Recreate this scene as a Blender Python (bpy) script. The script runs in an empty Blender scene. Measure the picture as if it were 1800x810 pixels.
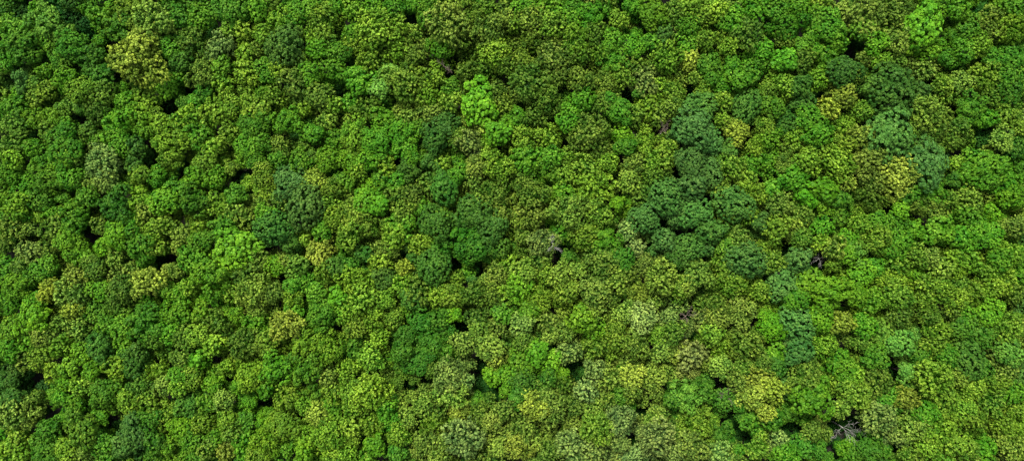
import bpy, math, random
import numpy as np

C = bpy.context.scene.collection
rng = np.random.default_rng(7)
random.seed(7)

# ------------------------------------------------------------------ survey of the canopy
# plot (column,row) of 300x270 photo pixels -> crowns "x,y,radius,colour" in thirds of a pixel; gaps "x,y,radius"
TREES = {
(0,0): "225,110,85,q 305,170,65,q 240,215,60,g 100,50,75,d 60,150,70,g 90,240,85,g 30,270,80,g 15,360,50,o 105,410,65,c 360,230,80,e 450,290,95,e 300,300,50,e 600,140,75,e 520,85,55,g 280,40,100,d 400,110,90,d 665,60,75,y 700,300,112,s 770,190,80,s 790,110,90,k 860,150,60,k 830,70,60,e 880,250,60,g 855,370,55,c 860,440,65,l 225,370,65,g 170,430,50,o 235,470,50,y 175,520,40,y 330,400,60,g 320,340,45,o 410,470,75,y 380,540,50,o 510,400,85,e 440,570,60,e 520,490,65,o 500,590,60,o 640,460,60,g 650,540,65,g 760,450,60,o 765,520,65,y 730,610,65,y 815,600,60,y 850,660,70,y 750,690,45,l 840,740,60,y 600,650,90,g 620,740,70,g 510,740,60,g 450,690,65,o 340,660,65,g 165,620,70,l 260,610,45,l 60,570,70,g 70,660,70,o 240,690,50,o 310,580,50,o 60,750,70,o 150,780,60,g 320,770,90,g 515,800,60,p 710,775,55,b 590,330,45,d 470,170,50,d",
(1,0): "30,90,60,e 150,90,65,g 140,25,60,g 260,50,60,e 340,60,70,g 450,40,60,g 520,30,55,o 570,90,60,y 690,50,65,g 650,110,50,g 790,110,88,y 860,30,50,g 880,80,40,y 480,170,50,y 380,170,55,y 290,165,50,y 600,240,88,c 100,210,80,o 250,240,75,p 390,280,55,y 450,260,55,k 160,380,75,k 20,200,50,e 40,320,60,b 30,410,65,g 255,350,55,y 265,430,55,y 390,380,65,y 500,370,65,g 570,370,50,y 700,300,45,y 740,190,50,y 810,200,50,o 760,260,55,g 870,270,60,g 860,360,70,g 720,390,60,g 640,430,70,o 60,540,65,e 170,490,55,e 120,540,55,g 90,610,55,y 220,590,75,y 310,560,60,y 290,490,50,y 400,500,50,y 480,490,40,g 545,500,60,y 680,500,50,o 780,500,70,o 850,550,50,y 700,570,50,y 440,570,70,y 430,660,85,g 610,630,80,g 740,700,75,g 820,630,50,k 870,740,60,g 40,740,80,y 20,660,50,g 130,710,65,g 220,770,55,y 300,710,60,y 400,770,65,g 470,750,60,g 570,760,60,k 700,770,60,o",
(2,0): "60,60,60,y 150,30,65,g 270,40,65,g 380,30,50,g 470,70,70,g 190,150,100,y 290,140,80,y 60,170,60,g 60,240,65,y 170,250,70,y 290,270,65,y 150,320,65,y 20,280,40,e 20,400,55,g 245,380,50,q 95,420,70,g 200,460,52,q 210,520,45,g 430,250,50,k 390,170,45,k 560,130,95,k 620,200,60,o 700,90,80,o 780,150,80,k 870,110,60,k 770,40,60,y 520,230,75,g 340,250,45,o 370,300,60,o 810,280,75,y 660,370,70,o 770,340,60,o 860,340,60,o 330,440,90,o 440,410,55,y 440,500,60,y 570,460,70,g 500,410,40,y 560,550,55,y 720,540,92,v 820,480,60,o 850,550,60,y 880,640,50,v 820,700,65,v 460,600,65,k 340,620,50,k 120,570,70,o 40,540,50,g 200,620,60,g 60,690,70,y 300,690,80,g 400,680,50,g 520,660,80,b 490,750,60,b 170,750,75,g 330,770,65,g 670,750,60,p 760,680,55,k 600,720,60,o 770,770,60,y 60,780,55,y",
(3,0): "110,110,80,k 210,130,70,y 20,120,50,y 100,220,65,o 220,30,70,g 60,30,60,g 320,30,60,g 320,100,60,g 420,80,75,g 430,170,60,o 560,100,70,y 480,30,50,g 640,30,65,g 750,60,75,l 860,50,60,o 880,150,60,k 800,180,60,b 690,130,60,d 330,210,75,y 360,290,60,o 240,300,85,o 50,310,65,y 460,280,55,y 530,210,60,g 540,310,75,g 640,240,60,g 730,220,50,g 820,300,85,y 650,340,50,o 580,410,60,y 700,430,70,p 670,490,40,e 500,440,60,k 370,430,70,o 230,410,55,o 90,420,90,o 40,480,60,o 190,520,75,o 30,620,60,v 120,610,60,o 300,620,65,g 370,530,70,g 480,540,60,o 560,570,80,g 400,680,90,o 720,560,65,y 780,610,55,k 860,490,60,y 860,560,60,o 60,740,75,y 190,720,85,y 590,710,60,l 600,770,50,g 700,750,60,y 480,780,60,k 340,760,55,o 640,610,55,o 830,780,50,y 880,700,55,b",
(4,0): "30,40,50,y 100,70,75,y 180,50,55,y 260,100,70,g 310,40,50,g 400,30,70,g 510,40,65,g 620,40,70,g 560,120,90,g 540,190,60,o 700,90,60,g 780,120,70,g 690,170,50,g 760,20,50,y 870,60,65,k 820,180,65,g 350,170,82,o 120,210,60,y 200,190,45,y 30,130,60,g 30,220,60,g 245,250,50,y 40,310,50,s 60,410,35,k 150,350,75,g 275,335,45,g 360,300,50,g 440,260,60,g 430,330,50,g 550,310,57,v 640,310,60,o 650,230,45,g 760,290,55,g 830,250,60,g 700,260,40,g 710,420,65,y 870,380,80,b 210,440,60,g 300,410,55,g 370,390,55,g 110,480,50,y 480,410,50,y 450,490,70,y 550,440,60,y 630,450,60,b 640,540,75,b 480,560,60,g 350,560,75,b 210,540,55,y 90,560,85,c 60,680,92,c 120,740,80,c 215,630,40,y 285,690,78,s 440,650,65,y 460,740,65,y 380,770,50,y 550,660,60,b 780,570,65,s 860,510,68,s 690,630,85,g 600,720,60,y 720,710,70,g 860,660,60,y 840,760,70,y 570,780,50,k 700,780,60,y 250,790,50,b",
(5,0): "80,80,90,k 240,60,85,o 60,150,70,g 430,20,70,l 400,120,98,v 340,200,70,l 400,250,70,l 560,40,60,g 700,40,70,d 790,30,35,l 860,30,55,g 740,130,75,k 860,150,80,y 630,140,65,g 540,180,50,g 130,220,60,l 240,200,70,k 70,310,50,k 150,330,50,l 240,310,60,o 380,370,60,k 220,460,112,b 100,460,60,b 370,470,60,b 60,580,60,y 520,310,75,e 600,260,60,g 680,240,60,y 740,300,45,e 480,450,55,y 580,430,65,k 510,500,50,y 710,400,78,y 740,500,60,o 850,310,80,e 830,400,60,e 840,480,60,e 640,560,75,g 610,620,60,g 710,620,55,g 400,590,80,k 340,560,50,o 830,600,75,y 880,670,50,y 220,700,112,c 60,720,70,k 320,700,60,o 440,690,50,o 400,790,70,c 540,740,65,o 570,670,50,o 800,730,65,k 860,780,60,e 710,730,60,d 30,400,50,o",
(0,1): "60,20,60,l 40,100,60,g 210,40,85,g 320,20,65,l 400,30,55,o 90,80,50,o 130,170,75,g 240,130,75,g 350,130,70,g 530,50,90,p 550,130,65,p 460,150,60,k 500,190,45,k 700,60,75,b 725,105,50,y 820,120,60,g 870,20,45,y 600,180,55,g 330,230,50,g 440,230,65,g 590,280,92,e 200,240,60,e 245,300,50,g 185,330,35,y 320,300,35,y 60,270,70,l 100,310,60,g 380,340,75,g 50,400,65,k 150,390,50,k 270,400,70,o 40,460,60,o 720,240,60,y 850,250,70,g 760,310,50,k 665,350,55,g 510,380,45,o 730,380,50,y 800,410,55,y 600,430,70,l 860,380,55,y 350,470,80,l 240,500,60,o 140,520,60,p 430,550,55,l 100,590,50,o 530,490,45,l 600,550,60,k 480,600,60,o 720,480,82,g 760,550,60,g 820,500,45,y 30,600,60,e 220,610,65,g 120,670,65,g 50,700,80,l 620,640,50,k 770,680,72,s 880,610,60,s 640,720,85,o 390,640,65,k 260,720,68,s 370,740,88,k 510,720,70,g 170,780,60,g 870,720,55,g 50,780,60,g 600,790,60,o",
(1,1): "20,40,40,y 170,50,80,y 130,120,65,l 220,120,60,g 310,70,60,y 430,20,70,g 560,20,60,g 680,40,60,g 820,30,60,l 740,15,40,o 480,110,70,y 620,150,82,c 755,135,62,s 860,180,60,o 700,280,88,c 340,210,75,e 100,250,85,e 20,200,60,g 230,270,65,y 490,280,42,k 510,200,50,y 580,250,50,o 330,310,55,k 380,340,50,k 830,240,60,y 770,330,50,k 860,340,65,y 500,330,60,g 540,400,90,b 620,460,60,b 690,430,50,y 790,400,60,g 50,430,60,k 140,400,50,y 260,400,75,g 150,460,60,g 350,480,88,v 300,560,70,l 110,560,70,g 460,560,55,k 540,590,60,l 600,560,45,k 660,590,65,o 780,510,72,s 800,620,50,y 20,620,45,k 210,640,92,l 90,700,60,y 370,640,80,o 300,720,60,y 430,720,75,k 540,740,60,k 640,690,70,g 640,780,60,y 720,680,60,g 760,740,50,g 870,600,60,b 870,760,55,v 230,740,60,g 30,760,60,g",
(2,1): "40,40,60,l 90,80,50,y 130,30,60,g 230,60,65,y 370,20,50,g 20,150,55,g 205,140,55,g 120,240,62,v 190,270,52,v 160,180,45,l 40,240,40,k 350,90,88,b 460,40,50,b 460,150,55,o 540,180,70,b 570,240,60,y 530,60,50,y 610,110,50,g 720,60,65,k 690,130,60,k 830,70,80,y 290,150,50,g 370,210,60,o 290,220,50,o 320,290,60,k 400,270,50,g 50,320,75,y 130,370,80,y 40,430,75,y 310,380,70,g 270,440,65,y 490,370,80,b 530,330,50,y 680,310,85,b 800,210,75,o 840,300,75,k 720,240,50,o 780,390,75,b 640,410,80,e 410,490,50,y 470,440,40,y 380,540,50,b 510,510,70,e 110,530,55,b 210,500,50,k 270,520,45,k 210,570,55,y 330,600,62,s 480,600,88,b 700,500,75,e 810,490,70,e 220,660,65,b 40,590,50,e 50,660,75,y 130,680,55,y 310,690,65,y 610,660,65,y 820,640,60,k 870,570,50,y 700,610,55,d 400,720,70,o 500,750,55,y 360,760,60,b 600,750,70,y 700,740,60,o 100,770,70,y 230,770,60,y 790,750,60,o 870,740,50,y",
(3,1): "80,30,70,g 170,90,75,g 210,20,65,g 270,100,70,y 50,150,60,o 290,20,60,y 400,70,70,y 510,50,60,y 440,170,88,y 640,60,60,k 740,30,50,y 810,30,60,y 620,150,70,k 740,110,65,o 680,210,50,o 110,220,75,o 100,320,75,k 270,200,55,l 310,300,85,k 460,310,80,y 560,260,40,l 380,430,75,y 260,420,55,g 170,470,78,p 70,420,60,o 490,470,75,g 610,420,55,p 660,500,60,p 710,340,88,c 820,240,88,c 870,330,60,c 810,460,88,c 880,560,60,b 480,580,80,o 590,560,60,e 290,540,50,e 30,340,50,y 60,620,70,k 180,640,60,y 150,560,50,o 260,640,65,s 340,620,50,k 290,720,70,y 40,710,70,l 140,770,65,y 440,730,75,k 560,670,65,k 700,590,65,k 790,660,88,k 660,720,60,s 740,780,60,k 870,710,65,y 620,640,50,o 520,770,60,o",
(4,1): "50,40,80,c 150,90,75,c 265,65,65,y 360,60,60,g 450,40,60,g 550,50,60,o 670,40,70,y 830,50,85,y 590,120,75,g 870,150,50,s 670,220,66,v 765,190,66,v 760,280,50,l 60,170,85,c 215,190,50,y 340,140,55,y 350,190,45,y 400,210,55,y 480,190,55,g 280,260,92,c 60,310,92,c 160,410,70,b 230,350,45,y 410,370,50,b 510,270,65,k 590,350,55,k 500,390,70,y 650,330,50,o 750,390,65,g 840,310,60,g 840,240,50,e 300,440,50,k 240,490,60,g 50,500,75,c 130,500,50,c 340,570,92,c 480,570,75,y 620,560,82,c 640,450,60,o 740,470,50,y 810,500,55,k 800,590,55,y 870,450,50,g 870,530,60,l 90,640,70,o 20,700,65,s 210,590,50,y 270,690,80,y 420,730,70,y 540,690,75,c 680,690,85,l 800,730,85,l 610,770,60,g 290,790,50,k 180,790,50,o 350,330,45,y",
(5,1): "90,40,70,s 100,130,75,k 110,220,80,o 250,120,88,s 400,70,92,c 540,140,60,e 560,50,60,y 650,20,50,g 720,90,98,g 820,170,75,g 860,230,65,l 420,200,75,g 300,210,50,g 260,290,60,l 200,30,60,c 620,230,65,k 420,280,75,k 510,240,45,o 630,320,65,g 740,310,65,l 660,430,82,g 740,430,60,g 570,440,55,g 460,400,70,g 480,460,50,g 340,400,55,g 150,360,60,g 50,370,60,y 145,460,78,y 240,370,60,g 250,480,75,g 800,390,55,o 870,380,60,k 850,530,65,y 790,560,60,g 30,510,75,q 60,630,70,l 30,750,60,l 130,600,50,g 240,590,55,o 340,540,60,o 420,540,50,k 460,610,55,k 340,635,35,l 540,560,55,y 630,570,55,y 540,630,40,y 570,690,60,o 400,690,55,y 465,680,40,y 720,630,65,y 810,670,65,y 200,680,80,y 240,750,70,o 480,740,60,y 650,740,55,y 740,720,55,y 860,750,65,o 120,780,60,g 560,780,60,y 390,780,50,y",
(0,2): "150,60,88,l 40,140,75,y 130,160,65,g 30,230,60,g 300,90,60,k 400,110,65,k 380,10,50,s 210,160,60,k 500,30,60,g 560,100,60,g 740,90,92,e 870,40,60,l 640,110,60,g 640,30,50,o 300,210,65,y 420,250,55,l 520,220,70,b 200,260,65,y 110,270,50,k 700,250,70,b 640,200,55,g 800,170,65,o 870,130,60,g 280,340,50,y 350,330,55,y 475,330,50,l 330,400,40,v 600,320,65,y 700,330,60,b 820,340,50,y 490,400,45,k 540,460,75,g 410,420,60,y 310,470,50,g 370,540,80,g 50,400,80,b 40,490,60,b 160,490,55,o 60,560,80,k 140,590,60,k 520,580,75,g 660,500,65,y 760,500,65,y 850,420,60,k 740,420,60,o 410,650,88,y 240,660,70,e 230,760,80,e 80,680,70,y 60,760,70,y 870,580,65,y 700,660,105,c 780,600,60,e 640,730,60,c 870,730,55,y 340,760,60,y 430,770,60,k 520,720,60,g 560,790,50,g 20,300,60,d 230,420,50,d 810,720,55,e",
(1,2): "40,40,60,g 150,30,50,l 330,40,45,l 240,80,70,o 450,20,60,k 440,80,60,g 600,100,78,s 540,160,55,y 640,20,50,g 780,50,75,g 720,110,60,g 870,30,60,g 60,160,65,o 130,150,60,y 220,200,55,y 380,190,82,o 480,200,65,y 130,280,50,v 40,270,55,o 290,310,60,y 700,200,75,y 820,220,75,y 220,410,72,l 100,370,60,y 30,360,60,g 420,370,80,y 540,330,80,g 350,420,40,g 700,340,92,g 820,370,50,k 30,430,50,y 270,500,60,k 600,480,72,y 420,500,60,g 500,430,50,g 80,530,65,b 180,510,50,g 760,440,50,y 850,450,60,y 700,520,60,y 770,570,60,s 580,640,88,y 480,620,45,l 390,610,50,e 290,600,60,y 160,610,60,y 40,640,60,l 320,660,50,k 230,690,55,g 380,690,55,g 700,690,65,y 840,540,60,g 840,670,75,y 100,700,65,g 180,750,55,o 290,770,55,s 380,770,55,g 500,710,75,y 460,780,60,y 700,770,50,l 590,760,60,g 830,770,60,y",
(2,2): "50,30,65,y 170,30,45,y 270,60,60,y 340,20,35,y 60,100,65,y 160,90,50,y 200,160,55,y 340,150,60,e 430,90,82,e 520,60,60,e 560,120,50,e 480,200,78,e 320,240,65,e 410,290,78,e 550,250,55,e 590,30,50,l 720,60,60,o 720,130,75,k 650,190,68,k 770,210,72,k 820,100,60,k 850,40,55,g 820,270,50,s 150,270,70,y 60,220,50,e 30,330,60,y 130,460,90,y 230,540,50,g 50,440,65,y 50,540,50,y 300,400,45,o 370,480,60,k 430,520,65,k 500,560,50,o 560,370,82,p 650,390,65,p 580,470,72,k 690,460,60,d 490,330,60,o 620,560,60,s 470,620,65,y 640,700,105,p 440,720,72,k 550,720,50,k 790,620,60,s 860,550,60,k 870,680,60,k 820,740,60,s 870,440,65,l 880,370,60,l 250,610,60,g 150,620,60,y 50,640,55,y 300,680,60,y 170,730,78,v 280,770,55,e 60,700,55,y 30,770,60,y 730,570,60,o 510,790,60,k 700,780,60,k",
(3,2): "100,20,55,l 50,90,70,p 180,80,55,k 220,140,60,k 280,130,50,k 300,240,72,p 60,180,60,o 370,70,70,l 440,20,60,k 430,120,60,l 440,220,60,o 550,120,60,y 600,30,60,k 690,60,80,w 560,190,60,y 660,200,75,k 770,150,60,y 800,230,65,k 860,240,50,s 860,130,60,o 840,60,60,p 130,240,62,v 200,290,85,l 60,290,68,l 60,400,75,e 260,350,60,l 190,380,50,e 30,480,55,e 370,340,60,d 440,340,60,p 510,380,65,k 390,440,55,p 640,370,65,s 740,380,70,k 640,440,60,k 760,450,50,k 570,470,60,g 270,410,50,o 170,460,60,k 120,520,75,s 220,540,75,k 430,540,60,k 340,520,60,o 500,500,50,o 450,640,75,y 570,600,75,p 570,710,75,p 740,600,70,k 770,690,82,p 60,640,75,k 30,740,75,s 120,720,65,k 320,730,88,p 300,620,60,k 200,760,60,o 430,770,60,p 860,690,60,o 860,760,60,p 850,500,45,e",
(4,2): "30,110,60,p 50,260,78,w 170,140,70,y 200,60,65,k 320,50,75,k 200,220,50,y 340,190,82,k 480,110,75,l 610,90,82,c 745,60,60,l 850,80,60,s 750,210,75,y 620,240,70,c 500,250,60,g 210,320,78,k 290,390,50,k 320,310,50,o 430,300,60,o 430,400,75,s 370,480,70,s 480,440,70,s 440,560,50,s 560,430,60,c 660,360,75,k 710,480,105,l 830,290,60,g 870,340,60,g 870,430,60,y 840,540,50,k 130,450,80,e 30,480,80,q 300,520,60,e 360,600,75,g 560,570,65,g 240,640,65,e 690,660,82,k 520,700,78,p 640,740,65,e 400,750,60,y 80,620,80,y 60,740,82,k 200,770,60,p 300,760,60,g 730,760,60,e 850,740,65,g 560,780,60,g 510,320,50,e 480,600,55,e",
(5,2): "60,30,60,y 70,100,60,g 250,60,60,o 20,90,30,s 420,40,60,o 520,20,50,o 440,110,70,y 620,60,60,g 740,30,65,l 660,30,50,o 820,110,75,y 250,190,84,q 440,200,70,y 600,110,70,e 640,180,70,e 700,150,60,e 620,280,82,b 690,330,60,e 840,240,70,q 60,190,60,o 130,270,88,g 140,390,82,o 290,350,78,q 370,260,60,g 510,260,60,g 440,380,88,y 540,360,60,k 820,340,60,k 760,260,50,k 20,350,50,y 40,480,70,y 200,500,65,e 290,480,60,s 150,590,78,p 230,680,60,p 330,630,78,k 400,560,60,g 500,500,75,y 600,450,60,y 600,540,60,y 660,420,60,y 770,410,60,y 860,450,60,g 750,510,65,o 870,540,60,y 540,590,60,y 660,600,65,y 800,620,60,y 460,660,75,y 540,720,72,y 400,740,60,y 620,760,60,y 710,760,60,g 790,700,60,k 860,660,65,y 100,750,75,e 290,780,60,o 40,680,50,d 850,740,60,k",
}
GAPS = {
(0,0): "210,310,38 400,620,30 160,700,28 880,550,40 30,410,26 620,395,30 560,250,30 190,230,0",
(1,0): "200,160,28 80,460,28 250,500,20 670,720,22 895,460,18 500,290,18",
(2,0): "355,90,26 590,330,30 560,395,26 430,715,14 700,160,0",
(3,0): "620,490,24 290,750,24 578,30,18 220,640,18 600,300,14 305,480,16",
(4,0): "890,255,32 370,680,20 720,520,26 320,340,12 55,460,18",
(5,0): "15,240,32 535,600,28 670,740,34 420,430,20 520,380,22 170,150,16",
(0,1): "630,90,26 820,30,36 830,590,30 290,260,20 440,410,20 660,570,20 185,430,24 170,720,16",
(1,1): "380,100,34 60,60,34 50,640,28 580,660,28 40,310,16 410,220,18 640,360,14",
(2,1): "290,45,22 320,545,20 595,600,30 740,615,24 740,430,14 30,110,14",
(3,1): "325,150,16 550,180,14 745,460,20 710,510,18 265,500,24 600,610,16 865,115,30 130,30,16 800,370,18",
(4,1): "730,580,40 440,650,24 590,210,20 150,270,18 550,500,18 510,90,14 80,550,14 530,770,16",
(5,1): "190,290,24 520,485,20 590,110,20 710,270,20 690,380,14",
(0,2): "160,370,48 580,600,44 115,430,30 250,550,38 880,265,14 130,640,28 355,460,20 175,180,12",
(1,2): "300,375,30 490,480,38 865,120,28 120,235,16 660,590,18 380,15,16",
(2,2): "350,420,30 740,400,44 800,440,44 740,335,34 440,400,24 400,620,22 120,690,22 640,100,24 370,210,16",
(3,2): "685,555,38 330,370,26 160,660,18 300,325,17 650,700,18 220,230,18 360,300,18 580,290,14",
(4,2): "190,430,40 260,580,34 320,690,40 580,650,36 780,610,38 800,740,42 860,655,44 30,30,42 110,330,22 70,150,18 410,70,16 600,175,16",
(5,2): "335,180,20 220,310,30 440,510,16 230,740,30 20,620,24 100,520,14",
}
def survey(D):
    out = []
    for (cx, cy), s in D.items():
        for e in s.split():
            p = e.split(',')
            out.append([cx*300+float(p[0])/3, cy*270+float(p[1])/3, float(p[2])/3] + ([p[3]] if len(p) > 3 else []))
    return out
trees = survey(TREES)
gaps = [g for g in survey(GAPS) if g[2] > 5.6]

# ------------------------------------------------------------------ camera geometry
HFOV = math.radians(68)
FPX = 900/math.tan(HFOV/2)
CANOPY = 20.0
MPP = 0.20                                   # metres per photo pixel at canopy height
CAM_H = CANOPY + MPP*FPX

def smooth(x, y):
    return (math.sin(x*0.031+1.3)*math.cos(y*0.027+0.4)+0.6*math.sin(x*0.067-y*0.053+2.0))*1.3
def ground_z(x, y):
    return 0.9*math.sin(x*0.018+0.7)*math.cos(y*0.023) + 0.5*math.sin(x*0.05+y*0.04)
def world(px, py, z):
    k = (CAM_H-z)/FPX
    return (px-900)*k, (405-py)*k

# ------------------------------------------------------------------ materials
def mat_new(n):
    m = bpy.data.materials.new(n); m.use_nodes = True
    nt = m.node_tree; nt.nodes.clear(); return m, nt
def leaf_material(name, stuff):
    m, nt = mat_new(name); N, L = nt.nodes, nt.links
    tint = N.new('ShaderNodeAttribute'); tint.attribute_name = 'tint'
    if stuff:
        base = N.new('ShaderNodeAttribute'); base.attribute_name = 'leafcol'
    else:
        base = N.new('ShaderNodeObjectInfo')
    sep = N.new('ShaderNodeSeparateColor'); L.new(tint.outputs['Color'], sep.inputs[0])
    hsv = N.new('ShaderNodeHueSaturation')
    mr = N.new('ShaderNodeMapRange'); mr.inputs[3].default_value = 0.518; mr.inputs[4].default_value = 0.488
    L.new(sep.outputs[0], mr.inputs[0]); L.new(mr.outputs[0], hsv.inputs['Hue'])
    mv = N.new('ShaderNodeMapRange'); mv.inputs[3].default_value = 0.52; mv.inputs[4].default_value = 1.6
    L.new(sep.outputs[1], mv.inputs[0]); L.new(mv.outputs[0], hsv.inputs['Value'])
    # young shoots yellow the spray ends; lit-tip brightness painted in too, amount in alpha
    ys = N.new('ShaderNodeMix'); ys.data_type = 'RGBA'
    lift = N.new('ShaderNodeMix'); lift.data_type = 'RGBA'; lift.blend_type = 'ADD'; lift.inputs[0].default_value = 1
    gain = N.new('ShaderNodeHueSaturation'); gain.inputs['Value'].default_value = 1.7  # shoot colour raised to mimic light on the clump tips
    L.new(base.outputs['Color'], gain.inputs['Color'])
    L.new(gain.outputs[0], lift.inputs[6]); lift.inputs[7].default_value = (.112, .104, .022, 1)
    mu = N.new('ShaderNodeMath'); mu.operation = 'MULTIPLY'; mu.use_clamp = True
    L.new(sep.outputs[2], mu.inputs[0]); L.new(base.outputs['Alpha'], mu.inputs[1])
    L.new(mu.outputs[0], ys.inputs[0]); L.new(base.outputs['Color'], ys.inputs[6]); L.new(lift.outputs[2], ys.inputs[7])
    L.new(ys.outputs[2], hsv.inputs['Color'])
    pb = N.new('ShaderNodeBsdfPrincipled'); pb.inputs['Roughness'].default_value = 0.55
    pb.inputs['Specular IOR Level'].default_value = 0.12
    L.new(hsv.outputs[0], pb.inputs['Base Color'])
    tr = N.new('ShaderNodeBsdfTranslucent')
    h2 = N.new('ShaderNodeHueSaturation'); h2.inputs['Hue'].default_value = 0.485; h2.inputs['Value'].default_value = 1.2
    L.new(hsv.outputs[0], h2.inputs['Color']); L.new(h2.outputs[0], tr.inputs['Color'])
    mx = N.new('ShaderNodeMixShader'); mx.inputs[0].default_value = 0.22
    out = N.new('ShaderNodeOutputMaterial')
    L.new(pb.outputs[0], mx.inputs[1]); L.new(tr.outputs[0], mx.inputs[2]); L.new(mx.outputs[0], out.inputs[0])
    return m
def rough_material(name, c1, c2, scale, rough=0.9, bump=0.3):
    m, nt = mat_new(name); N, L = nt.nodes, nt.links
    tc = N.new('ShaderNodeTexCoord'); no = N.new('ShaderNodeTexNoise')
    no.inputs['Scale'].default_value = scale; no.inputs['Detail'].default_value = 8
    L.new(tc.outputs['Object'], no.inputs['Vector'])
    cr = N.new('ShaderNodeValToRGB'); cr.color_ramp.elements[0].position = 0.35; cr.color_ramp.elements[1].position = 0.7
    cr.color_ramp.elements[0].color = (*c1, 1); cr.color_ramp.elements[1].color = (*c2, 1)
    L.new(no.outputs[0], cr.inputs[0])
    pb = N.new('ShaderNodeBsdfPrincipled'); pb.inputs['Roughness'].default_value = rough
    L.new(cr.outputs[0], pb.inputs['Base Color'])
    bp = N.new('ShaderNodeBump'); bp.inputs['Strength'].default_value = bump
    L.new(no.outputs[0], bp.inputs['Height']); L.new(bp.outputs[0], pb.inputs['Normal'])
    out = N.new('ShaderNodeOutputMaterial'); L.new(pb.outputs[0], out.inputs[0])
    return m
M_LEAF = leaf_material('leaves', False)
M_STUFF = leaf_material('canopy_leaves', True)
M_BARK = rough_material('bark', (.035, .028, .02), (.10, .085, .065), 3.0)
M_GROUND = rough_material('forest_floor', (.007, .009, .004), (.022, .021, .010), 0.35)
M_GREYWOOD = rough_material('bleached_wood', (.17, .165, .15), (.34, .33, .30), 2.0)
M_PALEWOOD = rough_material('bare_wood', (.22, .21, .19), (.38, .36, .33), 2.0)
M_BROWNWOOD = rough_material('weathered_wood', (.10, .075, .06), (.22, .165, .13), 2.0)

COL = {'g': (.044,.162,.005), 'l': (.074,.205,.005), 'v': (.074,.225,.007), 'q': (.078,.200,.020),
       'e': (.033,.134,.007), 'b': (.033,.112,.013), 'c': (.048,.140,.023), 'y': (.063,.156,.005),
       's': (.115,.180,.014), 'o': (.038,.105,.006), 'k': (.058,.124,.010), 'p': (.066,.130,.026), 'd': (.016,.078,.008), 'w': (.128,.185,.036)}
TIPS = {'g': .48, 'l': .45, 'v': .3, 'q': .5, 'e': .25, 'b': .2, 'c': .3, 'y': 1.1, 's': 1.2, 'o': .8, 'k': 1.5, 'p': 1.3, 'd': .1, 'w': 1.1}
STYLE = {'g': 'cloud', 'l': 'cloud', 'v': 'broad', 'q': 'cloud', 'e': 'cloud', 'b': 'rosette', 'c': 'rosette',
         'y': 'tuft', 's': 'tuft', 'o': 'tuft', 'k': 'tuft', 'p': 'tuft', 'd': 'cloud', 'w': 'tuft'}

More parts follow.
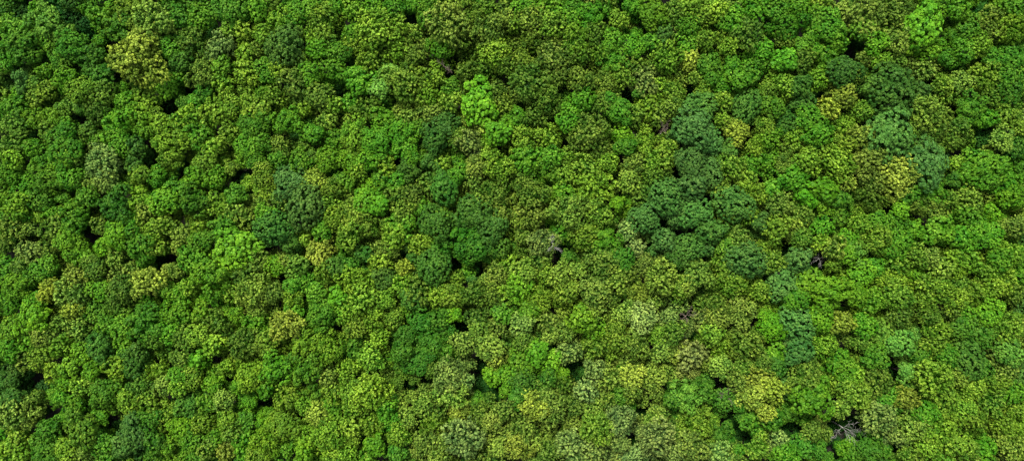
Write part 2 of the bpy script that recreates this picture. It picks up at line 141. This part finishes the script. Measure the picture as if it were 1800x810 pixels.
# ------------------------------------------------------------------ crown prototypes
def unit(v): return v/np.maximum(np.linalg.norm(v, axis=-1, keepdims=True), 1e-9)
def crown_mesh(R, style, seed):
    """leaf quads of one crown, origin at the crown's centre. Returns verts (n,4,3), tint (n,2)"""
    r = np.random.default_rng(seed)
    P = dict(cloud=(0.33, 0.50, 17, .27, 1.25, .9), tuft=(0.31, 0.52, 19, .25, 2.1, 2.0),
             rosette=(0.36, 0.55, 22, .27, 1.0, .6), broad=(0.34, 0.66, 15, .42, 1.2, .7))[style]
    lobe_f, rc, nleaf, ls, aspect, elong = P
    kk = (.68, .8, .94)[seed % 3]; rc *= kk; ls *= kk**.5; lobe_f *= r.uniform(.78, 1.06)
    # limbs end in lobes spread over a flattened dome
    nl = min(int(round((11+R*R*.72)*r.uniform(.75, 1.2))), 44)
    lf = lobe_f*(4.6/R)**0.35
    i = np.arange(nl)+.5
    cz = 1-1.25*i/nl; ph = i*2.39996+r.uniform(0, 6.28)
    s = np.sqrt(np.maximum(0, 1-cz**2))
    d = np.stack([s*np.cos(ph), s*np.sin(ph), cz], 1)+r.normal(0, .2, (nl, 3))
    d = unit(d)
    rad = R*(1-lf)*r.uniform(.62, 1.2, nl)
    th = np.arctan2(d[:, 1], d[:, 0])
    rad *= 1+.17*np.sin(2*th+r.uniform(0, 6))*s+.13*np.sin(3*th+r.uniform(0, 6))*s
    lc = d*rad[:, None]*np.array([1, 1, .62 if style == 'cloud' else .78])
    lc[:, 2] += r.normal(0, .07*R, nl)
    lr = R*lf*r.uniform(.6, 1.4, nl)
    cl, cn, cr_ = [], [], []
    for k in range(nl):
        n = int(4*math.pi*lr[k]**2/(rc*rc*(6.2 if style == 'tuft' else 5.2))) + 4
        j = np.arange(n)+.5
        z = 1-2*j/n; p2 = j*2.39996+r.uniform(0, 6.28); ss = np.sqrt(1-z*z)
        q = unit(np.stack([ss*np.cos(p2), ss*np.sin(p2), z], 1)+r.normal(0, .2, (n, 3)))
        pos = lc[k]+q*lr[k]*(r.uniform(.8, 1.14, n) if style == 'cloud' else r.uniform(.7, 1.2, n))[:, None]
        o = unit(pos)
        keep = ((q*o).sum(1) > -0.05) & (q[:, 2] > -0.5) & (pos[:, 2] > -0.55*R)
        for m in range(nl):
            if m != k: keep &= np.linalg.norm(pos-lc[m], axis=1) > lr[m]*.86
        keep &= r.random(n) > 0.07
        cl.append(pos[keep]); cn.append(unit(q[keep]+.5*o[keep]+np.array([0, 0, .25]))); cr_.append(np.full(keep.sum(), r.random()))
    cl = np.concatenate(cl); cn = np.concatenate(cn); cr_ = np.concatenate(cr_)
    nc = len(cl)
    csize = rc*r.uniform(.6, 1.35, nc)
    ctint = np.clip(.55*cr_+.45*r.random(nc), 0, 1)
    idx = np.repeat(np.arange(nc), nleaf)
    n = len(idx)
    off = unit(r.normal(0, 1, (n, 3)))*r.random((n, 1))**.45
    ax = cn[idx]
    along = (off*ax).sum(1, keepdims=True)
    off = off+ax*along*(elong-1)*.6
    pos = cl[idx]+off*csize[idx][:, None]
    nrm = unit(ax*(.9 if style != 'tuft' else .35)+off*.9+r.normal(0, .45, (n, 3))+np.array([0, 0, .25]))
    # inner foliage behind the outer clumps
    ni = int(26*R*R)
    di = unit(r.normal(0, 1, (ni, 3))); di[:, 2] = np.abs(di[:, 2])*1.0-.35
    di = unit(di)
    pi = di*R*np.array([.66, .66, .5])*(r.uniform(.7, 1.0, (ni, 1)))
    pos = np.concatenate([pos, pi]); nrm = np.concatenate([nrm, unit(di+r.normal(0, .6, (ni, 3)))])
    ax = np.concatenate([ax, unit(r.normal(0, 1, (ni, 3)))])
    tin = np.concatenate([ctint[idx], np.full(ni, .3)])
    sz = ls*np.concatenate([r.uniform(.65, 1.3, n), r.uniform(1.3, 2.4, ni)])
    n += ni
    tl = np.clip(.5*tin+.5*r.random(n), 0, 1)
    tip = np.concatenate([np.clip((off*cn[idx]).sum(1)*.9+.25, 0, 1)*(.35+.65*ctint[idx])*r.uniform(.6, 1.2, len(off)), np.zeros(ni)])
    # leaf spray frame: long axis along the shoot for tufts
    u = (ax if style == 'tuft' else r.normal(0, 1, (n, 3)))+r.normal(0, .35, (n, 3))
    u = unit(u-nrm*(u*nrm).sum(1, keepdims=True))
    v = np.cross(nrm, u)
    a = (sz*math.sqrt(aspect))[:, None]; b = (sz/math.sqrt(aspect))[:, None]
    fold = nrm*(sz*.22)[:, None]
    V = np.stack([pos-u*a, pos+v*b+fold, pos+u*a, pos-v*b+fold], 1)
    # clip stray underside
    return V.astype(np.float32), np.stack([tin, tl, tip], 1).astype(np.float32)

def build_quads(name, V, T, mat, col=None):
    n = len(V)
    me = bpy.data.meshes.new(name)
    me.vertices.add(n*4); me.vertices.foreach_set('co', V.reshape(-1))
    me.loops.add(n*4); me.loops.foreach_set('vertex_index', np.arange(n*4, dtype=np.int32))
    me.polygons.add(n); me.polygons.foreach_set('loop_start', np.arange(0, n*4, 4, dtype=np.int32))
    me.update(calc_edges=True)
    a = me.attributes.new('tint', 'FLOAT_COLOR', 'POINT')
    buf = np.ones((n, 4, 4), np.float32); buf[:, :, 0] = T[:, None, 0]; buf[:, :, 1] = T[:, None, 1]; buf[:, :, 2] = T[:, None, 2]
    a.data.foreach_set('color', buf.reshape(-1))
    if col is not None:
        a = me.attributes.new('leafcol', 'FLOAT_COLOR', 'POINT')
        buf = np.ones((n, 4, 4), np.float32); buf[:] = col[:, None, :]
        a.data.foreach_set('color', buf.reshape(-1))
    me.materials.append(mat)
    return me

SIZES = [3.4, 4.6, 6.2]
protos = {}
sd = 100
for st in ('cloud', 'tuft', 'rosette', 'broad'):
    for si, R in enumerate(SIZES):
        nv = (5 if si < 2 else 4) if st in ('cloud', 'tuft') else 2
        for v in range(nv):
            sd += 1
            V, T = crown_mesh(R, st, sd)
            protos.setdefault((st, si), []).append((V, T, build_quads('crown_'+st, V, T, M_LEAF)))
print('proto quads', {k: [len(p[0]) for p in v] for k, v in protos.items()})

# ------------------------------------------------------------------ trunks and bare branches
def tube(path, radii, seg=7):
    P = np.array(path, float); vs, fs = [], []
    for i in range(len(P)):
        t = P[min(i+1, len(P)-1)]-P[max(i-1, 0)]; t = t/np.linalg.norm(t)
        a = np.array([1, 0, 0]) if abs(t[0]) < .8 else np.array([0, 1, 0])
        u = np.cross(t, a); u /= np.linalg.norm(u); w = np.cross(t, u)
        for k in range(seg):
            an = 2*math.pi*k/seg
            vs.append(tuple(P[i]+radii[i]*(math.cos(an)*u+math.sin(an)*w)))
    for i in range(len(P)-1):
        for k in range(seg):
            fs.append((i*seg+k, i*seg+(k+1) % seg, (i+1)*seg+(k+1) % seg, (i+1)*seg+k))
    fs.append(tuple(range(seg-1, -1, -1))); fs.append(tuple((len(P)-1)*seg+k for k in range(seg)))
    return vs, fs
def mesh_of(name, tubes, mat):
    V, F = [], []
    for vs, fs in tubes:
        b = len(V); V += vs; F += [tuple(i+b for i in f) for f in fs]
    me = bpy.data.meshes.new(name); me.from_pydata(V, [], F); me.materials.append(mat)
    for p in me.polygons: p.use_smooth = True
    return me
def trunk_mesh(seed):
    # trunk of height 1 (scaled up by the tree), radius in metres, limbs reaching into the crown
    r = random.Random(seed); t = []
    pts = [(0, 0, -.02), (0, 0, .05), (r.uniform(-.2, .2), r.uniform(-.2, .2), .45), (r.uniform(-.3, .3), r.uniform(-.3, .3), .78), (0, 0, 1.0)]
    t.append(tube(pts, [.42, .32, .25, .18, .06]))
    for k in range(6):
        a = k*1.05+r.uniform(-.3, .3); L = r.uniform(1.6, 2.4); z0 = r.uniform(.62, .85)
        t.append(tube([(0, 0, z0), (math.cos(a)*L*.5, math.sin(a)*L*.5, z0+.05), (math.cos(a)*L, math.sin(a)*L, z0+.13)], [.12, .08, .03], 5))
    return mesh_of('trunk', t, M_BARK)
trunks = [trunk_mesh(i) for i in range(5)]

def prop(o, **kw):
    for k, v in kw.items(): o[k] = v
def link(name, data, parent=None, loc=(0, 0, 0)):
    o = bpy.data.objects.new(name, data); C.objects.link(o); o.location = loc
    if parent: o.parent = parent
    return o

# ------------------------------------------------------------------ forest layout
GS = 1.08
for t in trees:
    t[2] *= GS
    for g in ([] if t[3] == 's' and t[2] > 30 else gaps):   # crowns end where the photo shows a dark opening
        d = math.hypot(t[0]-g[0], t[1]-g[1])
        lim = d-g[2]*(1.0 if g[2] > 9.5 else .7)
        if t[2] > lim and lim > 6: t[2] = max(lim, t[2]*(.6 if g[2] > 9.5 else .72))
order = sorted(range(len(trees)), key=lambda i: -trees[i][2])

LAND = [  # photo x, y, label, short reference
 (233,100,'largest golden yellow tree, rounded crown above a dark hollow near the top left','the big golden tree'),
 (75,37,'pale lime tree with soft rounded crown near the top left corner','the pale top-left lime tree'),
 (35,137,'dull blue-green tree with small crown near the upper left edge','the small blue-green left-edge tree'),
 (177,287,'pale sage green feathery tree, one of a light pair, right beside dark hollow','the pale sage tree'),
 (383,80,'pale khaki wispy tree left of the yellow cluster near the top','the wispy khaki tree'),
 (500,80,'blue-green broad tree alone among yellow-green crowns near the top','the top blue-green tree'),
 (682,127,'small round light green tree, upper of two round balls','the small round tree'),
 (840,180,'vivid lime green tree with coarse bright leaf clumps, upper of the bright group','the vivid lime tree'),
 (823,250,'pale sage speckled tree just below left of the vivid lime patch','the speckled sage tree'),
 (937,37,'large khaki-topped tree near the top centre','the khaki top-centre tree'),
 (1167,60,'dark low blue-green tree in a hollow at top centre','the dark blue-green tree'),
 (1213,103,'small straw coloured tree standing alone right of top centre','the small straw tree'),
 (1383,103,'bright lime tree alone in darker forest, upper right part','the lone lime tree'),
 (1220,227,'large blue-green tree with fine rosettes, largest of the upper cluster','the blue-green cluster'),
 (1295,230,'small golden yellow tree beside the blue-green cluster','the small golden tree'),
 (1487,170,'straw yellow tree at the right end of a light pair','the straw pair'),
 (1633,40,'large bright lime tree near the top right','the top-right lime tree'),
 (1573,153,'broad dark blue-green tree with the widest crown, upper right','the broad blue-green tree'),
 (1573,233,'broad silvery green tree with star shaped leaf clumps, right side','the silvery tree'),
 (1583,310,'golden brown tree just below the silvery green tree','the golden brown tree'),
 (1423,343,'vivid lime green tree, left half of a bright pair right of centre','the bright lime pair'),
 (1740,300,'large plain green tree with dense crown near the right edge','the dense green right-edge tree'),
 (533,363,'silvery blue-green tree with star shaped clumps, lower of two left of centre','the left silvery tree'),
 (560,440,'golden tree with wide flat crown left of centre','the flat golden tree'),
 (417,430,'vivid lime broad tree left of centre','the left lime tree'),
 (663,360,'vivid lime small tree, right of a bright pair near the centre left','the centre lime pair'),
 (710,470,'small golden tree at the centre surrounded by dark green crowns','the small central golden tree'),
 (590,523,'small vivid lime tree in the lower left centre','the tiny lime tree'),
 (957,427,'pale grey-green tree with bare twigs showing, at the centre','the grey twiggy tree'),
 (1130,560,'pale straw yellow tree, lightest of the lower centre crowns','the pale straw tree'),
 (257,497,'yellow speckled tree in the left middle','the yellow speckled tree'),
 (123,517,'large pale khaki yellow tree near the left edge','the large khaki left tree'),
 (500,573,'golden olive tree above left of the bottom centre','the golden olive tree'),
 (343,633,'small bright lime round tree in the lower left','the bright round tree'),
 (233,760,'large blue-green tree beside a dark hollow at the bottom left','the bottom-left blue-green tree'),
 (493,753,'large yellow speckled tree in the lower left part near the bottom','the large speckled tree'),
 (643,693,'yellow-green round tree left of bottom centre','the round yellow-green tree'),
 (657,783,'vivid lime tree at the bottom edge left of centre','the bottom lime tree'),
 (743,570,'dark emerald tree, upper crown of the emerald group below centre','the emerald group'),
 (813,773,'large pale sage tree with fine feathery clumps at the bottom','the feathery sage tree'),
 (967,637,'large lime green spreading tree below centre','the spreading lime tree'),
 (940,713,'golden olive tree just below the spreading lime tree','the golden olive lower tree'),
 (1007,783,'large pale sage green tree at the bottom right of centre','the pale bottom tree'),
 (1210,700,'light green rounded tree beside a dark hollow, lower right centre','the light rounded tree'),
 (1217,627,'pale straw tree beside the dark opening, lower right centre','the straw opening tree'),
 (1343,673,'golden yellow tree, top of the golden cluster near lower right','the golden cluster'),
 (1437,700,'large bright green round tree with even leaf clumps, lower right','the bright leafy tree'),
 (1430,760,'khaki tree beside the bare fallen branches, bottom right','the khaki branch tree'),
 (1583,603,'light green ball shaped tree, upper of two near lower right','the light green ball'),
 (1597,657,'light green ball shaped tree, lower of two near lower right','the lower green ball'),
 (1313,460,'blue-green round tree with fine rosettes right of centre','the round rosette tree'),
 (1548,423,'yellow round tree on the right side, standing out from green ones','the yellow round tree'),
 (1653,463,'', ''),
]
LAND = [l for l in LAND if l[2]]
land = {}
for lx, ly, lab, ref in LAND:
    i = min((i for i in range(len(trees)) if i not in land), key=lambda i: math.hypot(trees[i][0]-lx, trees[i][1]-ly))
    land[i] = (lab, ref)
    print('LAND', round(math.hypot(trees[i][0]-lx, trees[i][1]-ly)), trees[i][3], round(trees[i][2]), lab)
NIND = 290
indiv = list(land)
for i in order:
    if len(indiv) >= NIND: break
    if i not in land and 4 < trees[i][0] < 1796 and 4 < trees[i][1] < 806: indiv.append(i)
indiv_set = set(indiv)

def tree_geom(t, k):
    """height of the tree top and crown radius in metres"""
    R = t[2]*MPP
    r = random.Random(k*77+5)
    z = CANOPY + smooth(t[0]*MPP, t[1]*MPP) + (R-4.2)*1.1 + r.uniform(-1, 1)*(1.5 if t[0] < 760 else 2.1)
    if t[3] == 'd': z -= 8.5
    if t[3] in 'vslq': z += 0.8
    if i_golden == k: z += 3
    top = z + .35*R
    return R, top, z
i_golden = indiv[0]

PAL = np.array([(*COL[t[3]], TIPS[t[3]]) for t in trees]); XY = np.array([(t[0], t[1]) for t in trees])
ACC = np.array([t[3] in 'svdqw' for t in trees])
def colour(c, k, t):
    r = random.Random(k*31+9)
    # neighbours of one stand resemble each other
    w = np.exp(-((XY[:, 0]-t[0])**2+(XY[:, 1]-t[1])**2)/(2*55**2))*np.where(ACC, .15, 1)
    mean = (PAL*w[:, None]).sum(0)/w.sum()
    mixf = .12 if c in 'svdqw' else .24
    own = np.array((*COL[c], TIPS[c]))*(1-mixf)+mean*mixf
    b = own[:3]; v = r.uniform(.78, 1.18); h = r.uniform(-.12, .12)
    if k == i_golden: b = np.array((.098, .162, .010)); own[3] = 1.2; v = 1.0; h = 0
    return (b[0]*v*(1+h), b[1]*v, b[2]*v*r.uniform(.8, 1.25), min(1.6, own[3]*r.uniform(.65, 1.25)))

def pick(c, R, k, px):
    st = STYLE[c]
    if px < 560 and c in 'yo' and k % 3: st = 'cloud'
    si = 0 if R < 4.0 else (1 if R < 5.4 else 2)
    L = protos[(st, si)]
    return st, si, L[k % len(L)]

CNAME = {'g': 'mid green', 'l': 'light green', 'v': 'vivid lime', 'q': 'pale lime', 'e': 'emerald green', 'b': 'dull blue-green',
         'c': 'silvery blue-green', 'y': 'yellow-green', 's': 'golden yellow', 'o': 'olive green', 'k': 'khaki', 'p': 'pale sage', 'd': 'dark green', 'w': 'pale straw'}
NUM = ['', 'one', 'two', 'three', 'four', 'five', 'six', 'seven', 'eight', 'nine', 'ten']
used = set()
def label_for(i):
    t = trees[i]
    size = 'small ' if t[2] < 24 else ('broad ' if t[2] > 30 else '')
    cands = sorted(land, key=lambda j: math.hypot(trees[j][0]-t[0], trees[j][1]-t[1]))
    for j in cands[:10]:
        dx, dy = (t[0]-trees[j][0])/46, (t[1]-trees[j][1])/46
        ax, ay = round(abs(dx)), round(abs(dy))
        if ax > 8 or ay > 8: continue
        parts = []
        if ax: parts.append(f"{NUM[ax]} {'right' if dx > 0 else 'left'}")
        if ay: parts.append(f"{NUM[ay]} {'below' if dy > 0 else 'above'}")
        if not parts: rel = 'touching'
        else:
            parts[0] = parts[0].replace(' ', ' crown ' if parts[0].startswith('one ') else ' crowns ', 1)
            rel = ' and '.join(parts)
            if not ay: rel += ' of'
            elif len(parts) == 2: pass
        lab = f"{size}{CNAME[t[3]]} tree {rel} {land[j][1]}"
        if lab not in used and 4 <= len(lab.split()) <= 16:
            return lab
    raise RuntimeError('no label')
for i in land: used.add(land[i][0])

GROUP = 'broadleaf trees of the forest canopy'
mastersR = SIZES
for n, i in enumerate(indiv):
    t = trees[i]
    R, top, z = tree_geom(t, i)
    x, y = world(t[0], t[1], z)
    gz = ground_z(x, y)
    st, si, (V, T, me) = pick(t[3], R, i, t[0])
    lab = land[i][0] if i in land else label_for(i)
    used.add(lab)
    rr = random.Random(i)
    root = link('broadleaf_tree', None, None, (x, y, gz))
    root.empty_display_size = 1
    root.rotation_euler[2] = rr.uniform(0, 6.283)
    prop(root, label=lab, category='tree', group=GROUP)
    s = R/SIZES[si]
    cz = top-.88*R-gz
    cr = link('crown', me, root, (0, 0, cz)); cr.scale = (s*rr.uniform(.92, 1.2), s*rr.uniform(.88, 1.1), s*rr.uniform(.98, 1.3))
    cr.rotation_euler = (rr.uniform(-.12, .12), rr.uniform(-.12, .12), 0)
    cr.color = colour(t[3], i, t)
    tk = link('trunk', trunks[i % 5], root); tk.scale = (s, s, cz+.25*R)

# ------------------------------------------------------------------ the rest of the canopy, one mass
stuff = [(t, k) for k, t in enumerate(trees) if k not in indiv_set]
allt = [(t[0], t[1], t[2]) for t in trees]
A = np.array(allt)
extra = []
rr = random.Random(3)
Gm = np.array([(g[0], g[1], g[2]) for g in gaps])
def try_fill(x, y, rmin, tight):
    global A
    d = np.hypot(A[:, 0]-x, A[:, 1]-y)
    if (d < A[:, 2]*tight).any(): return
    if (np.hypot(Gm[:, 0]-x, Gm[:, 1]-y) < Gm[:, 2]*.95+8).any(): return
    j = int(np.argmin(d[:len(trees)]))
    r = min(max(rmin, (d-A[:, 2]*.45).min()), 27)
    inside = 0 < x < 1800 and 0 < y < 810
    if not inside: r = rr.uniform(21, 31)
    c = trees[j][3]
    if not inside or c in 'svd': c = rr.choice('gygoyeb' if x < 900 else 'gyokgbc')
    extra.append(([x, y, r, c], 5000+len(extra)))
    A = np.vstack([A, [x, y, r]])
pts = [(rr.uniform(-95, 1895), rr.uniform(-95, 905)) for _ in range(26000)]
for x, y in pts:
    out = not (0 < x < 1800 and 0 < y < 810)
    if out and rr.random() < .0: continue
    try_fill(x, y, 14, .9 if not out else 1.15)
print('individual', len(indiv), 'mass listed', len(stuff), 'mass fill', len(extra))
VV, TT, CC = [], [], []
for t, k in stuff+extra:
    R, top, z = tree_geom(t, k)
    if k >= 5000: z -= 4.2; top -= 4.2
    x, y = world(t[0], t[1], z)
    st, si, (V, T, me) = pick(t[3], R, k, t[0])
    s = R/SIZES[si]; a = random.Random(k).uniform(0, 6.283)
    outside = not (-10 < t[0] < 1810 and -10 < t[1] < 820)
    if outside:
        keep = np.random.default_rng(k).random(len(V)) < .25
    else:
        keep = np.random.default_rng(k).random(len(V)) < .68
    V = V[keep]; T = T[keep]
    mid = V.mean(1, keepdims=True); V = mid+(V-mid)*(1.1 if not outside else 1.4)
    c, q = math.cos(a)*s, math.sin(a)*s
    W = np.empty_like(V)
    W[..., 0] = V[..., 0]*c-V[..., 1]*q+x
    W[..., 1] = V[..., 0]*q+V[..., 1]*c+y
    W[..., 2] = V[..., 2]*s*1.12+(top-.88*R)
    VV.append(W); TT.append(T); CC.append(np.tile(np.array(colour(t[3], k, t), np.float32), (len(W), 1)))
# dark shrubs under the openings
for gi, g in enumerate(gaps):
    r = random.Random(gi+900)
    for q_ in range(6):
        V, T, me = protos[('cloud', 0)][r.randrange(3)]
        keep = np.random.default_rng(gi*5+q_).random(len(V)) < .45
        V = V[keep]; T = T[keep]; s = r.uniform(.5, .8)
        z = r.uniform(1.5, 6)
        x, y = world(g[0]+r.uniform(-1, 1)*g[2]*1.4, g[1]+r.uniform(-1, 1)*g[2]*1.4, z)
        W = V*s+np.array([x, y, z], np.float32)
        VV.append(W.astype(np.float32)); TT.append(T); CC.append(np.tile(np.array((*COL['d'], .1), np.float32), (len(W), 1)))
VV = np.concatenate(VV); TT = np.concatenate(TT); CC = np.concatenate(CC)
print('mass quads', len(VV))
me = build_quads('forest_canopy', VV, TT, M_STUFF, CC)
o = link('forest_canopy', me)
prop(o, kind='stuff', label='smaller mixed green crowns and undergrowth filling the forest between the larger trees', category='forest')

# ------------------------------------------------------------------ dead trees
def dead_tree(px, py, z, spread, mat, label, seed, nb, tilt=(0, 0)):
    r = random.Random(seed)
    x, y = world(px, py, z); gz = ground_z(x, y); H = z-gz
    root = link('dead_tree', None, None, (x, y, gz))
    prop(root, label=label, category='dead tree')
    tm = mesh_of('trunk', [tube([(0, 0, -.1), (.1, 0, H*.4), (0, .15, H*.75), (0, 0, H-.6)], [.34, .28, .22, .17])], mat)
    link('trunk', tm, root)
    for b in range(nb):
        a = b*6.283/nb+r.uniform(-.4, .4)
        L = spread*r.uniform(.6, 1.1); tubes = []
        def grow(p, d, L, rad, lvl):
            pts = [p]; q = np.array(p, float); dd = np.array(d, float); n = 4
            rs = [rad]
            for s_ in range(n):
                dd = dd+np.array([r.uniform(-.35, .35), r.uniform(-.35, .35), r.uniform(-.12, .22)]); dd /= np.linalg.norm(dd)
                q = q+dd*L/n; pts.append(tuple(q)); rs.append(max(.022, rad*(1-.72*(s_+1)/n)))
                if lvl < 2 and s_ >= 0:
                    for _ in range(2 if lvl == 0 else 1):
                        e = dd+np.array([r.uniform(-.9, .9), r.uniform(-.9, .9), r.uniform(-.2, .4)]); e /= np.linalg.norm(e)
                        grow(tuple(q), e, L*r.uniform(.3, .55), rs[-1]*.7, lvl+1)
            tubes.append(tube(pts, rs, 5))
        d = np.array([math.cos(a)+tilt[0], math.sin(a)+tilt[1], r.uniform(.15, .6)]); d /= np.linalg.norm(d)
        grow((0, 0, H-.9+r.uniform(-.8, .3)), d, L, .07, 0)
        link('branch', mesh_of('branch', tubes, mat), root)
dead_tree(1483, 752, 16, 6.0, M_PALEWOOD, 'bleached grey dead tree with bare forked branches in the bottom right hollow', 1, 4, (.5, 0))
dead_tree(1280, 692, 17.5, 3.4, M_BROWNWOOD, 'pinkish brown dead tree with tangled twigs above the lower right hollow', 2, 6)
dead_tree(780, 116, 18, 3.0, M_BROWNWOOD, 'small dead tree with thin bare twigs in the top centre gap', 3, 4, (.4, .1))
dead_tree(1168, 225, 20, 3.0, M_BROWNWOOD, 'small reddish brown dead tree among green crowns left of the blue-green cluster', 4, 5)
dead_tree(1441, 455, 15.5, 3.6, M_GREYWOOD, 'dull grey dead tree with parallel bare limbs in the hollow right of centre', 5, 5, (-.3, .1))
dead_tree(1206, 556, 19.5, 3.0, M_BROWNWOOD, 'thin bare brown dead tree at the edge of the lower centre opening', 6, 5)
dead_tree(972, 432, 21.5, 2.8, M_GREYWOOD, 'bare grey twigs of a dying tree poking through the pale central crown', 7, 5)

# ------------------------------------------------------------------ ground
n = 121; ext = 2200
g = np.linspace(-1, 1, n); g = np.sign(g)*np.abs(g)**2.2*ext
vs = [(x, y, ground_z(x, y)) for y in g for x in g]
fs = [(j*n+i, j*n+i+1, (j+1)*n+i+1, (j+1)*n+i) for j in range(n-1) for i in range(n-1)]
me = bpy.data.meshes.new('ground'); me.from_pydata(vs, [], fs); me.materials.append(M_GROUND)
o = link('ground', me); prop(o, kind='structure', label='dark forest floor of leaf litter', category='ground')

# ------------------------------------------------------------------ light, sky, camera
sc = bpy.context.scene
SUN_EL, SUN_AZ = math.radians(58), math.radians(-25)      # azimuth measured from +Y (top of photo) clockwise
w = bpy.data.worlds.new('World'); sc.world = w; w.use_nodes = True
nt = w.node_tree; bg = nt.nodes['Background']
sky = nt.nodes.new('ShaderNodeTexSky'); sky.sky_type = 'NISHITA'; sky.sun_disc = False
sky.sun_elevation = SUN_EL; sky.sun_rotation = SUN_AZ; sky.air_density = 1; sky.dust_density = 3
veil = nt.nodes.new('ShaderNodeHueSaturation'); veil.inputs['Saturation'].default_value = 0.45   # thin overcast
nt.links.new(sky.outputs[0], veil.inputs['Color']); nt.links.new(veil.outputs[0], bg.inputs[0]); bg.inputs[1].default_value = 0.088
sl = bpy.data.lights.new('sun', 'SUN'); sl.energy = 2.6; sl.angle = math.radians(12); sl.color = (1, .96, .88)
so = bpy.data.objects.new('sun', sl); C.objects.link(so)
so.rotation_euler = (math.pi/2-SUN_EL, 0, math.pi-SUN_AZ)
so.location = (0, 0, 120)
cd = bpy.data.cameras.new('camera'); cam = bpy.data.objects.new('camera', cd); C.objects.link(cam)
cam.location = (0, 0, CAM_H); cam.rotation_euler = (0, 0, 0)
cd.sensor_width = 36; cd.lens = 18/math.tan(HFOV/2); cd.clip_end = 5000
sc.camera = cam
sc.view_settings.view_transform = 'Standard'; sc.view_settings.look = 'None'
sc.view_settings.exposure = 1.24; sc.view_settings.gamma = 1
